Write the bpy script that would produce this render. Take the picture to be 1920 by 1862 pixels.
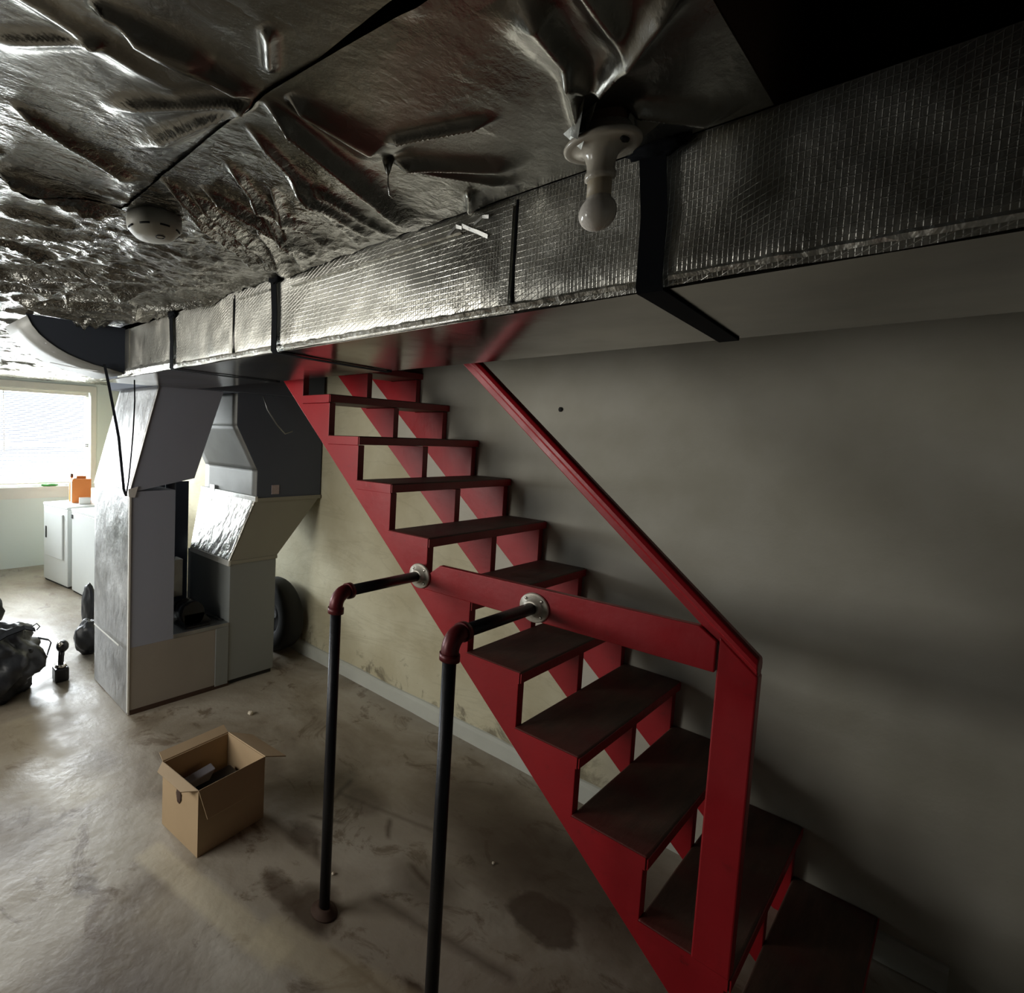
import bpy, bmesh, math, random
import numpy as np
from mathutils import Vector, Matrix, Euler, noise as mnoise
C = bpy.context.scene.collection
for o in list(bpy.data.objects): bpy.data.objects.remove(o)
SC = bpy.context.scene

# ------------------------------------------------------------------ camera
cam = bpy.data.cameras.new('camera'); camo = bpy.data.objects.new('camera', cam); C.objects.link(camo)
FW = Vector((0.61978585, 0.78158354, -0.07065889)); RT = Vector((0.78455373, -0.61921612, 0.03235508)); UP = Vector((0.01846493, 0.07548892, 0.99697566))
m = Matrix((( RT.x, UP.x, -FW.x, -2.7237), (RT.y, UP.y, -FW.y, -0.8341), (RT.z, UP.z, -FW.z, 1.7402), (0, 0, 0, 1)))
camo.matrix_world = m
cam.sensor_fit = 'HORIZONTAL'; cam.sensor_width = 36; cam.lens = 1015.07 / 1920 * 36
cam.shift_x = (960 - 550.0) / 1920; cam.shift_y = (886.07 - 931) / 1920
cam.clip_start = .02; cam.clip_end = 60
SC.camera = camo
# ------------------------------------------------------------------ world, lights, exposure
W = bpy.data.worlds.new('world'); SC.world = W; W.use_nodes = True
W.node_tree.nodes['Background'].inputs[0].default_value = (.75, .85, 1, 1)
W.node_tree.nodes['Background'].inputs[1].default_value = 1.0
def area(name, loc, rot, sx, sy, power, col):
    l = bpy.data.lights.new(name, 'AREA'); l.shape = 'RECTANGLE'; l.size = sx; l.size_y = sy; l.energy = power; l.color = col
    o = bpy.data.objects.new(name, l); C.objects.link(o); o.location = loc; o.rotation_euler = rot; return o
area('daylight_far_window', (-1.8, 6.62, 1.62), (math.radians(-90), 0, 0), 2.9, 1.3, 640, (.90, .96, 1))
area('daylight_side_window', (-4.5, 2.1, 1.76), (0, math.radians(-90), 0), .95, 2.4, 95, (1, .965, .89))
SC.view_settings.view_transform = 'Standard'; SC.view_settings.look = 'None'; SC.view_settings.gamma = 1
SC.view_settings.use_curve_mapping = False; SC.view_settings.exposure = 0.0
SC.cycles.max_bounces = 10; SC.cycles.diffuse_bounces = 5; SC.cycles.glossy_bounces = 5
SC.cycles.sample_clamp_indirect = 4.0; SC.cycles.use_denoising = True
SC.cycles.caustics_reflective = False; SC.cycles.caustics_refractive = False

# ------------------------------------------------------------------ helpers
def sc_(c):
    return tuple(((v / 255) / 12.92 if v / 255 <= .04045 else ((v / 255 + .055) / 1.055) ** 2.4) for v in c) + (1,)
class NT:
    def __init__(s, name):
        s.m = bpy.data.materials.new(name); s.m.use_nodes = True; s.t = s.m.node_tree; s.n = s.t.nodes
        s.b = s.n['Principled BSDF']; s.tc = s.n.new('ShaderNodeTexCoord')
    def L(s, a, b): s.t.links.new(a, b)
    def mapping(s, scale=(1, 1, 1), loc=(0, 0, 0), rot=(0, 0, 0), src=None):
        mp = s.n.new('ShaderNodeMapping'); mp.inputs['Scale'].default_value = scale; mp.inputs['Location'].default_value = loc; mp.inputs['Rotation'].default_value = rot
        s.L(src or s.tc.outputs['Object'], mp.inputs[0]); return mp.outputs[0]
    def noise(s, scale, detail=4, rough=.55, vec=None, dist=0, typ=None):
        x = s.n.new('ShaderNodeTexNoise'); x.inputs['Scale'].default_value = scale; x.inputs['Detail'].default_value = detail
        x.inputs['Roughness'].default_value = rough; x.inputs['Distortion'].default_value = dist
        if typ: x.noise_type = typ
        s.L(vec or s.tc.outputs['Object'], x.inputs['Vector']); return x.outputs[0]
    def ramp(s, fac, stops, interp='LINEAR'):
        r = s.n.new('ShaderNodeValToRGB'); r.color_ramp.interpolation = interp
        e = r.color_ramp.elements
        while len(e) < len(stops): e.new(.5)
        for i, (p, c) in enumerate(stops):
            e[i].position = p; e[i].color = c if len(c) == 4 else tuple(c) + (1,)
        s.L(fac, r.inputs[0]); return r.outputs[0]
    def bw(s, fac, a, b): return s.ramp(fac, [(a, (0, 0, 0)), (b, (1, 1, 1))])
    def mix(s, fac, a, b, mode='MIX'):
        x = s.n.new('ShaderNodeMix'); x.data_type = 'RGBA'; x.blend_type = mode
        for k, v in ((0, fac), (6, a), (7, b)):
            if isinstance(v, (int, float)): x.inputs[k].default_value = v
            elif isinstance(v, tuple): x.inputs[k].default_value = v
            else: s.L(v, x.inputs[k])
        return x.outputs[2]
    def math(s, op, a, b=None, c=None, clamp=False):
        x = s.n.new('ShaderNodeMath'); x.operation = op; x.use_clamp = clamp
        for k, v in enumerate((a, b, c)):
            if v is None: continue
            if isinstance(v, (int, float)): x.inputs[k].default_value = v
            else: s.L(v, x.inputs[k])
        return x.outputs[0]
    def sep(s, v=None):
        x = s.n.new('ShaderNodeSeparateXYZ'); s.L(v or s.tc.outputs['Object'], x.inputs[0]); return x.outputs
    def bump(s, h, strength=.3, dist=.01, prev=None):
        x = s.n.new('ShaderNodeBump'); x.inputs['Strength'].default_value = strength; x.inputs['Distance'].default_value = dist
        s.L(h, x.inputs['Height'])
        if prev is not None: s.L(prev, x.inputs['Normal'])
        s.L(x.outputs[0], s.b.inputs['Normal']); return x.outputs[0]
    def set(s, **k):
        for kk, v in k.items():
            i = s.b.inputs[kk.replace('_', ' ')]
            if isinstance(v, (int, float, tuple)): i.default_value = v
            else: s.L(v, i)
        return s
def plain(name, col, rough=.5, metal=0., var=.15, scale=12, bump=0.0, bscale=60, **kw):
    n = NT(name); c = sc_(col); d = tuple(v * (1 - var) for v in c[:3]) + (1,)
    u = tuple(min(1, v * (1 + var)) for v in c[:3]) + (1,)
    n.set(Base_Color=n.mix(n.noise(scale), d, u), Roughness=rough, Metallic=metal)
    if bump: n.bump(n.noise(bscale), bump, .004)
    for k, v in kw.items(): n.b.inputs[k.replace('_', ' ')].default_value = v
    return n.m

class MB:
    def __init__(s): s.v = []; s.f = []; s.sm = []
    def add(s, vs, fs, smooth=False):
        o = len(s.v); s.v += [tuple(v) for v in vs]; s.f += [tuple(i + o for i in f) for f in fs]; s.sm += [smooth] * len(fs); return s
    def box(s, x0, x1, y0, y1, z0, z1):
        x0, x1 = sorted((x0, x1)); y0, y1 = sorted((y0, y1)); z0, z1 = sorted((z0, z1))
        return s.add([(x0, y0, z0), (x1, y0, z0), (x1, y1, z0), (x0, y1, z0), (x0, y0, z1), (x1, y0, z1), (x1, y1, z1), (x0, y1, z1)],
                     [(0, 3, 2, 1), (4, 5, 6, 7), (0, 1, 5, 4), (1, 2, 6, 5), (2, 3, 7, 6), (3, 0, 4, 7)])
    def hexa(s, bot, top):   # 4 bottom pts ccw from above, 4 top pts
        return s.add(list(bot) + list(top), [(0, 3, 2, 1), (4, 5, 6, 7), (0, 1, 5, 4), (1, 2, 6, 5), (2, 3, 7, 6), (3, 0, 4, 7)])
    def prism(s, pts, axis, a, b):  # polygon in the other two axes (order x,y,z minus axis), extruded a..b
        def mk(p, t): q = list(p); q.insert(axis, t); return tuple(q)
        n = len(pts); vs = [mk(p, a) for p in pts] + [mk(p, b) for p in pts]
        return s.add(vs, [tuple(range(n))[::-1], tuple(range(n, 2 * n))] + [(i, (i + 1) % n, n + (i + 1) % n, n + i) for i in range(n)])
    def sweep(s, pts, rads, n=16, cap=True, smooth=True):
        pts = [Vector(p) for p in pts]; rads = rads if hasattr(rads, '__len__') else [rads] * len(pts)
        t0 = (pts[1] - pts[0]).normalized(); u = t0.orthogonal().normalized(); rings = []
        for i, p in enumerate(pts):
            t = ((pts[min(i + 1, len(pts) - 1)] - pts[max(i - 1, 0)])).normalized()
            u = (u - t * u.dot(t)).normalized(); w = t.cross(u)
            rings.append([p + (u * math.cos(2 * math.pi * k / n) + w * math.sin(2 * math.pi * k / n)) * rads[i] for k in range(n)])
        vs = [v for r in rings for v in r]
        fs = [(i * n + k, i * n + (k + 1) % n, (i + 1) * n + (k + 1) % n, (i + 1) * n + k) for i in range(len(pts) - 1) for k in range(n)]
        s.add(vs, fs, smooth)
        if cap: s.add(rings[0], [tuple(range(n))[::-1]]); s.add(rings[-1], [tuple(range(n))])
        return s
    def ribbon(s, pts, side, w, t):  # flat strap along pts, width w along side, thickness t
        pts = [Vector(p) for p in pts]; side = Vector(side).normalized(); vs = []
        for i, p in enumerate(pts):
            tt = (pts[min(i + 1, len(pts) - 1)] - pts[max(i - 1, 0)]).normalized(); nn = tt.cross(side).normalized()
            vs += [p + side * w / 2 + nn * t / 2, p - side * w / 2 + nn * t / 2, p - side * w / 2 - nn * t / 2, p + side * w / 2 - nn * t / 2]
        fs = [(4 * i + k, 4 * i + (k + 1) % 4, 4 * i + 4 + (k + 1) % 4, 4 * i + 4 + k) for i in range(len(pts) - 1) for k in range(4)]
        fs += [(3, 2, 1, 0), tuple(4 * (len(pts) - 1) + k for k in range(4))]
        return s.add(vs, fs)
    def blob(s, c, r, amp=.15, freq=3, n=24, seed=0, flat=None, rot=0):
        vs = []; fs = []; m_ = n * 2
        for i in range(n + 1):
            th = math.pi * i / n
            for j in range(m_):
                ph = 2 * math.pi * j / m_
                d = Vector((math.sin(th) * math.cos(ph), math.sin(th) * math.sin(ph), math.cos(th)))
                k = 1 + amp * mnoise.noise(d * freq + Vector((seed * 7.3, seed, 0))) + amp * .5 * abs(mnoise.noise(d * freq * 3 + Vector((seed, 3, 1))))
                v = Vector((d.x * r[0], d.y * r[1], d.z * r[2])) * k
                v = Matrix.Rotation(rot, 3, 'Z') @ v + Vector(c)
                if flat is not None: v.z = max(v.z, flat)
                vs.append(v)
        for i in range(n):
            for j in range(m_):
                fs.append((i * m_ + j, (i + 1) * m_ + j, (i + 1) * m_ + (j + 1) % m_, i * m_ + (j + 1) % m_))
        return s.add(vs, fs, True)
    def build(s, name, mat, parent=None, bevel=0, seg=2):
        me = bpy.data.meshes.new(name); me.from_pydata([tuple(v) for v in s.v], [], s.f)
        me.polygons.foreach_set('use_smooth', s.sm); me.materials.append(mat)
        bm = bmesh.new(); bm.from_mesh(me)
        if not getattr(s, 'open', False): bmesh.ops.remove_doubles(bm, verts=bm.verts, dist=1e-5)
        bmesh.ops.recalc_face_normals(bm, faces=bm.faces); bm.to_mesh(me); bm.free(); me.update()
        o = bpy.data.objects.new(name, me); C.objects.link(o)
        if parent: attach(o, parent)
        if bevel:
            b = o.modifiers.new('bevel', 'BEVEL'); b.width = bevel; b.segments = seg; b.limit_method = 'ANGLE'; b.angle_limit = .6
        return o
def attach(o, parent):
    o.parent = parent; o.matrix_parent_inverse = total(parent).inverted()
def total(o):
    M = Matrix.Translation(o.location) @ o.rotation_euler.to_matrix().to_4x4()
    return (total(o.parent) @ o.matrix_parent_inverse @ M) if o.parent else M
def lathe(prof, c, axis='Z', n=32, arc=None):
    mb = MB(); vs = []
    for r, h in prof:
        for k in range(n):
            a = 2 * math.pi * k / n; p = (r * math.cos(a), r * math.sin(a), h)
            if axis == 'X': p = (p[2], p[0], p[1])
            vs.append(Vector(p) + Vector(c))
    fs = [(i * n + k, i * n + (k + 1) % n, (i + 1) * n + (k + 1) % n, (i + 1) * n + k) for i in range(len(prof) - 1) for k in range(n)]
    mb.add(vs, fs, True)
    mb.add(vs[:n], [tuple(range(n))[::-1]]); mb.add(vs[-n:], [tuple(range(n))]); return mb
def tag(o, label, cat, group=None, kind=None):
    o['label'] = label; o['category'] = cat
    if group: o['group'] = group
    if kind: o['kind'] = kind
    return o
def thing(name, label, cat, loc, group=None):
    o = bpy.data.objects.new(name, None); C.objects.link(o); o.location = loc; o.empty_display_size = .1
    return tag(o, label, cat, group)
def struct(name, mb, mat, **k):
    o = mb.build(name, mat, **k); o['kind'] = 'structure'; return o
def dup(o, parent=None, delta=None):
    c = o.copy(); C.objects.link(c)
    if parent: c.parent = parent
    if delta: c.location = o.location + Vector(delta)
    for ch in list(o.children): dup(ch, c)
    return c

R = .2; RUN = .2078; YA = 1.1302; ZA = 1.941      # stair rise, run, reference nosing
def nose(k): return YA - k * RUN, ZA - k * R

# ------------------------------------------------------------------ materials
def m_wall():
    n = NT('painted_block_wall'); X, Y, Z = n.sep()
    white = n.mix(n.bw(n.noise(2.2, 5), .35, .65), sc_((190, 187, 174)), sc_((174, 170, 154)))
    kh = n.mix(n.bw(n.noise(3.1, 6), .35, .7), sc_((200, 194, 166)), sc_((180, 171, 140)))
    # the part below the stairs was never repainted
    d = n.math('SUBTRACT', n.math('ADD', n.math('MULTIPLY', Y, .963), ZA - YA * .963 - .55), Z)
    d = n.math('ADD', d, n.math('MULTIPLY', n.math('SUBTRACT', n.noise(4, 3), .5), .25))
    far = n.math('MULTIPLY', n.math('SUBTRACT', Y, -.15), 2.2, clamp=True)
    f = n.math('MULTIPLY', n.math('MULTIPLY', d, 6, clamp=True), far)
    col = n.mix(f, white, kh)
    st = n.noise(7, 8, .7, n.mapping((1, 1, .8)), .6)
    low = n.math('SUBTRACT', 1.0, n.math('MULTIPLY', Z, 1.25), clamp=True)
    low = n.math('POWER', low, 1.5)
    mold = n.math('MULTIPLY', n.bw(n.math('MULTIPLY', st, n.math('ADD', .72, n.math('MULTIPLY', low, .55))), .60, .72), f)
    col = n.mix(n.math('MULTIPLY', mold, .65), col, sc_((72, 62, 48)))
    cr = n.noise(1.6, 6, .6, n.mapping((1, .6, 2.4)), 1.2)
    crack = n.math('MULTIPLY', n.ramp(cr, [(.47, (0, 0, 0)), (.5, (1, 1, 1)), (.53, (0, 0, 0))]), n.math('MULTIPLY', f, .12))
    col = n.mix(crack, col, sc_((110, 98, 74)))
    spk = n.bw(n.noise(55, 3, .6), .70, .76)
    col = n.mix(n.math('MULTIPLY', n.math('MULTIPLY', spk, low), .8), col, sc_((48, 42, 34)))
    n.set(Base_Color=col, Roughness=.72)
    b = n.bump(n.noise(6, 5), .25, .02); n.bump(n.noise(120, 2), .12, .002, b)
    return n.m
def m_floor():
    n = NT('stained_concrete'); X, Y, Z = n.sep()
    a = n.noise(1.3, 7, .62, dist=.6)
    col = n.ramp(a, [(.30, sc_((104, 92, 78))), (.46, sc_((140, 130, 114))), (.58, sc_((160, 152, 138))), (.75, sc_((148, 139, 122)))])
    s = n.noise(4.2, 8, .7, dist=.9)
    col = n.mix(n.math('MULTIPLY', n.bw(s, .55, .63), .68), col, sc_((88, 70, 50)))
    wob = n.math('MULTIPLY', n.math('SUBTRACT', n.noise(9, 4), .5), .10)
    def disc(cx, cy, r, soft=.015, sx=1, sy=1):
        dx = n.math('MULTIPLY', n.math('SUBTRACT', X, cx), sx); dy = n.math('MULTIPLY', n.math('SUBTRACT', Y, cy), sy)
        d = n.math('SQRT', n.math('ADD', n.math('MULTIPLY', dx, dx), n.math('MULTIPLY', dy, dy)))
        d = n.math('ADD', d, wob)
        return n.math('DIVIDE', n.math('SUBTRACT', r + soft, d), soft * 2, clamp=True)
    def seg(ax, ay, bx, by, w, soft=.01):
        L2 = (bx - ax) ** 2 + (by - ay) ** 2; L1 = math.sqrt(L2); ux, uy = (bx - ax) / L1, (by - ay) / L1
        px = n.math('SUBTRACT', X, ax); py = n.math('SUBTRACT', Y, ay)
        t = n.math('ADD', n.math('MULTIPLY', px, ux), n.math('MULTIPLY', py, uy))
        q = n.math('ABSOLUTE', n.math('ADD', n.math('SUBTRACT', n.math('MULTIPLY', px, uy), n.math('MULTIPLY', py, ux)), n.math('MULTIPLY', wob, .3)))
        inside = n.math('MULTIPLY', n.math('MULTIPLY', t, 30, clamp=True), n.math('MULTIPLY', n.math('SUBTRACT', L1, t), 30, clamp=True))
        return n.math('MULTIPLY', inside, n.math('DIVIDE', n.math('SUBTRACT', w + soft, q), 2 * soft, clamp=True))
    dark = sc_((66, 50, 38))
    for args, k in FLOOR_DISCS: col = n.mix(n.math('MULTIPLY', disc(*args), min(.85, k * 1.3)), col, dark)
    for args, k in FLOOR_SEGS: col = n.mix(n.math('MULTIPLY', seg(*args), min(.85, k * 1.35)), col, dark)
    for args, k in FLOOR_PALE: col = n.mix(n.math('MULTIPLY', seg(*args), k), col, sc_((186, 174, 146)))
    rg = n.ramp(n.noise(2.7, 5, .6), [(.35, (.28,) * 3), (.65, (.62,) * 3)])
    n.set(Base_Color=col, Roughness=rg)
    b = n.bump(n.noise(3.5, 5, .5), .28, .03); n.bump(n.noise(26, 5, .6), .3, .006, b)
    return n.m
FLOOR_DISCS = [((-.80, .03, .115, .012), .6), ((-1.26, .86, .06, .02, 1, .6), .6), ((-.88, .86, .10, .03), .35), ((-1.45, .55, .10, .03), .7),
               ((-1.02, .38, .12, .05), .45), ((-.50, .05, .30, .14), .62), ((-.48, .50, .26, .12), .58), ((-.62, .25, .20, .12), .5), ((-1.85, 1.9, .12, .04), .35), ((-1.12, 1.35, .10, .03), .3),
               ((-1.62, .22, .03, .01), .6), ((-1.5, .7, .08, .02, 1.4, .8), .55), ((-2.2, .55, .30, .15), .45), ((-2.3, 1.6, .18, .08), .3), ((-2.1, 1.15, .05, .02), .4)]
FLOOR_SEGS = [((-1.52, .42, -1.40, -.10, .010), .55), ((-1.25, .48, -1.10, -.05, .02, .02), .45), ((-1.02, .95, -.80, 1.02, .012), .5), ((-1.05, .80, -1.17, .95, .010), .5),
              ((-1.3, .72, -1.22, .82, .012), .5), ((-.98, .62, -.86, .72, .010), .55), ((-1.0, .50, -1.03, .35, .012), .6), ((-1.40, .20, -1.37, .10, .014), .7),
              ((-1.32, 1.05, -1.28, .60, .02, .02), .4), ((-.95, 1.0, -.75, .5, .012), .3)]
FLOOR_PALE = [((-1.84, 1.20, -1.66, .45, .06, .015), .5), ((-1.66, .62, -1.42, .0, .07, .02), .5), ((-2.05, 2.6, -1.95, 1.6, .12, .12), .35)]
def m_foil(name, base=(200, 200, 196), rough=.27, scrim=False, crinkle=.5, mask=False):
    n = NT(name)
    col = n.mix(n.bw(n.noise(5, 5), .35, .7), sc_(base), sc_(tuple(int(v * .80) for v in base)))
    rgh = n.ramp(n.noise(3, 4), [(.3, (rough * .75,) * 3), (.7, (rough * 1.45,) * 3)])
    n.set(Metallic=1.0, Roughness=rgh)
    if mask:
        X, Y, Z = n.sep(); k = n.math('ADD', n.math('MULTIPLY', n.math('ADD', n.math('ADD', Y, n.math('MULTIPLY', X, .3)), .75), .8, clamp=True), .07)
        h = n.math('MULTIPLY', n.math('ABSOLUTE', n.math('SUBTRACT', n.noise(14, 5, .6, n.mapping((.8, 1.5, 1))), .5)), k)
        h2 = n.math('MULTIPLY', n.math('ABSOLUTE', n.math('SUBTRACT', n.noise(45, 3, .5), .5)), k)
        p = n.bump(h, crinkle, .05); p = n.bump(h2, crinkle * .6, .010, p)
    else:
        p = n.bump(n.noise(9, 5, .55, n.mapping((1, 1.5, 1)), .2), crinkle, .03)
        p = n.bump(n.noise(38, 3, .5), crinkle * .35, .006, p)
    if scrim:
        X, Y, Z = n.sep()
        u1 = n.math('ADD', n.math('MULTIPLY', Y, 1.0), n.math('MULTIPLY', Z, 1.9)); u2 = Y
        def line(u, per, wd):
            q = n.math('ABSOLUTE', n.math('SUBTRACT', n.math('FRACT', n.math('DIVIDE', u, per)), .5))
            return n.math('DIVIDE', n.math('SUBTRACT', wd, q), wd, clamp=True)
        g = n.math('MAXIMUM', n.math('MULTIPLY', n.math('MAXIMUM', line(Z, .0125, .10), line(u2, .0065, .13)), .45), line(u1, .022, .07))
        n.bump(g, .42, .0012, p)
        col = n.mix(n.math('MULTIPLY', g, .25), col, (1, 1, 1, 1))
    n.set(Base_Color=col)
    return n.m
def m_red(name='red_paint', wear=.3):
    n = NT(name)
    col = n.mix(n.noise(9, 5), sc_((172, 24, 34)), sc_((146, 18, 28)))
    col = n.mix(n.math('MULTIPLY', n.bw(n.noise(16, 7, .7), .60, .72), wear), col, sc_((70, 22, 20)))
    n.set(Base_Color=col, Roughness=n.ramp(n.noise(5), [(.3, (.3,) * 3), (.7, (.5,) * 3)])); n.bump(n.noise(40, 4), .15, .004); return n.m
def m_tread():
    n = NT('worn_tread_paint'); v = n.mapping((1, 6, 6))
    col = n.mix(n.bw(n.noise(5, 6, .65, v), .3, .7), sc_((104, 76, 62)), sc_((72, 58, 48)))
    col = n.mix(n.math('MULTIPLY', n.bw(n.noise(2.6, 5), .48, .64), .75), col, sc_((98, 26, 26)))
    X, Y, Z = n.sep(); e = n.math('MULTIPLY', n.math('SUBTRACT', n.math('MULTIPLY', n.math('ADD', X, .80), -1), n.math('MULTIPLY', n.noise(6), .10)), 9, clamp=True)
    col = n.mix(n.math('MULTIPLY', e, .6), col, sc_((112, 30, 28)))
    n.set(Base_Color=col, Roughness=.6); n.bump(n.noise(30, 5, .6, v), .25, .004); return n.m
M = dict(
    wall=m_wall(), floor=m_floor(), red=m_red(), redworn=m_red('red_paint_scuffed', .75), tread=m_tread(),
    foil=m_foil('foil_ceiling', (158, 157, 151), .25, crinkle=.8, mask=True), scrim=m_foil('scrim_foil', (216, 214, 204), .30, True, .15),
    tapefoil=m_foil('foil_tape_bright', (238, 238, 232), .36, crinkle=.7), tape=plain('foil_tape', (236, 236, 230), .42, .35, var=.06, scale=30, bump=.5, bscale=28), galv=m_foil('galvanized_sheet', (176, 178, 178), .42, crinkle=.08),
    bottom=m_foil('smooth_duct_bottom', (150, 146, 140), .16, crinkle=.02), column=m_foil('foil_wrap_matte', (205, 206, 206), .45, crinkle=.28),
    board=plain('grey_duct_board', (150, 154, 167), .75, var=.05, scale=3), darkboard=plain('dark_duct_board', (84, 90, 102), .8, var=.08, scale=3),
    plen=plain('dull_zinc', (138, 138, 134), .6, .35, var=.18, scale=7), khaki=plain('khaki_metal', (150, 148, 134), .6, var=.06, scale=4), furn=plain('grey_furnace_enamel', (136, 140, 138), .45, var=.05, scale=3),
    base=plain('dusty_galvanized', (158, 151, 142), .5, .25, var=.12, scale=4), strap=plain('black_strap', (13, 15, 19), .9, var=.1, Specular_IOR_Level=.15),
    pipe=plain('black_pipe', (30, 30, 33), .42, .5, var=.3, scale=25, bump=.2), elbow=plain('red_coated_fitting', (92, 24, 28), .4, .2, var=.3, scale=30, bump=.2),
    chrome=plain('scuffed_white_flange', (196, 190, 176), .4, .3, var=.25, scale=45, bump=.3), porc=plain('cream_porcelain', (206, 198, 182), .18, var=.04),
    sleeve=plain('beige_sleeve', (196, 182, 156), .5, var=.04), bulb=plain('frosted_bulb_glass', (232, 224, 212), .12, var=.03), plast=plain('aged_white_plastic', (205, 203, 190), .5, var=.04), slot=plain('dark_slot', (36, 36, 34), .8),
    card=plain('cardboard', (172, 148, 116), .85, var=.1, scale=6), cardin=plain('cardboard_inside', (160, 142, 114), .9, var=.08, scale=6),
    blk=plain('black_nylon', (26, 28, 32), .45, var=.3, scale=20, bump=.5, bscale=18), blkplast=plain('black_plastic', (20, 21, 25), .3, var=.2),
    rubber=plain('black_rubber', (24, 25, 26), .7, var=.2), white=plain('white_enamel', (206, 210, 208), .35, var=.02), whitewall=plain('pale_wall_paint', (214, 224, 219), .7, var=.03, scale=2),
    trim=plain('white_trim_paint', (216, 216, 208), .5, var=.03), baseb=plain('grey_white_curb_paint', (188, 190, 180), .6, var=.10, scale=9, bump=.4, bscale=14),
    slat=plain('white_blind_slat', (226, 224, 214), .5, var=.02), joist=plain('old_brown_joist', (84, 58, 42), .9, var=.3, scale=6), sub=plain('dark_subfloor', (60, 45, 36), .9),
    orange=plain('orange_carton', (214, 126, 58), .6, var=.06), cream=plain('cream_carton', (232, 206, 178), .6, var=.08, scale=40), paper=plain('white_carton', (232, 232, 230), .6, var=.03),
    green=plain('green_plastic', (70, 140, 70), .5), yellow=plain('yellow_label', (196, 190, 120), .6), steel=plain('bright_steel', (200, 196, 188), .22, 1., var=.1),
    rust=plain('rust_brown', (62, 42, 30), .8, var=.3, scale=30), off=plain('plain_room_wall', (150, 148, 142), .8, var=.05, scale=2), debris=plain('pale_debris', (214, 204, 184), .7, var=.1),
    pink=plain('pale_sticker', (176, 160, 160), .6, var=.25, scale=90),
)
gl = NT('window_glass'); _t = gl.n.new('ShaderNodeBsdfTransparent'); _g = gl.n.new('ShaderNodeBsdfGlossy'); _g.inputs['Roughness'].default_value = .03; _x = gl.n.new('ShaderNodeMixShader'); _x.inputs[0].default_value = .06
gl.L(_t.outputs[0], _x.inputs[1]); gl.L(_g.outputs[0], _x.inputs[2]); gl.L(_x.outputs[0], gl.n['Material Output'].inputs[0]); M['glass'] = gl.m

# ------------------------------------------------------------------ room shell
XL, YF, YB = -4.3, -3.2, 6.35
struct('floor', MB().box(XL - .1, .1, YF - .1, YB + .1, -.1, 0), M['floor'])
struct('wall_right', MB().box(0, .12, YF - .1, YB + .1, -.02, 3.3), M['wall'])
wb = MB(); WX0, WX1, WZ0, WZ1 = -3.1, -.42, 1.0, 2.19
wb.box(XL, WX0, YB, YB + .14, 0, 2.5); wb.box(WX1, 0, YB, YB + .14, 0, 2.5); wb.box(WX0, WX1, YB, YB + .14, 0, WZ0); wb.box(WX0, WX1, YB, YB + .14, WZ1, 2.5)
struct('wall_back', wb, M['whitewall'])
wl = MB(); a0, a1, b0, b1 = .95, 3.3, 1.22, 2.2
wl.box(XL - .12, XL, YF, a0, 0, 2.5); wl.box(XL - .12, XL, a1, YB + .1, 0, 2.5); wl.box(XL - .12, XL, a0, a1, 0, b0); wl.box(XL - .12, XL, a0, a1, b1, 2.5)
struct('wall_left', wl, M['off'])
struct('light_block_partition', MB().box(XL, -3.08, .86, .94, 0, 2.46), M['off'])  # unseen partition, added to block side light so the right wall falls off
struct('wall_front', MB().box(XL, 0, YF - .1, YF, 0, 3.3), M['off'])
cl = MB(); cl.box(XL, -1.09, YF, YB, 2.46, 2.52); cl.box(-1.09, 0, 1.95, YB, 2.46, 2.52)
struct('ceiling', cl, M['sub'])
sw = MB(); sw.box(-1.09, -1.07, YF, 1.95, 2.24, 3.3); sw.box(-1.09, 0, 1.95, 1.97, 2.24, 3.3); sw.box(-1.09, 0, YF, 1.97, 3.3, 3.34)
struct('trim_1', sw, M['sub'])
for i in range(8):
    y = -3.0 + i * .4
    tag(MB().box(XL, -1.12, y, y + .045, 2.27, 2.46).build('ceiling_joist', M['joist']), 'dark brown wooden joist above the duct where the foil lining ends', 'joist', 'bare joists behind the foil edge', 'structure')
bb = MB(); random.seed(3)
N = 60; prof = []
for i in range(N + 1):
    y = -.9 + i * (3.2 + .9) / N
    h = .095 + .012 * mnoise.noise(Vector((y * 3, 0, 0))); t = .028 + .008 * mnoise.noise(Vector((y * 4, 5, 0)))
    prof.append([(-t, y, 0), (-t, y, h - .015), (-t * .4, y, h), (.004, y, h + .004), (.004, y, 0)])
vs = [p for r in prof for p in r]
bb.add(vs, [(5 * i + k, 5 * i + (k + 1) % 5, 5 * i + 5 + (k + 1) % 5, 5 * i + 5 + k) for i in range(N) for k in range(5)] + [(0, 1, 2, 3, 4), tuple(5 * N + k for k in range(5))])
struct('baseboard_right', bb, M['baseb'])

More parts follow.
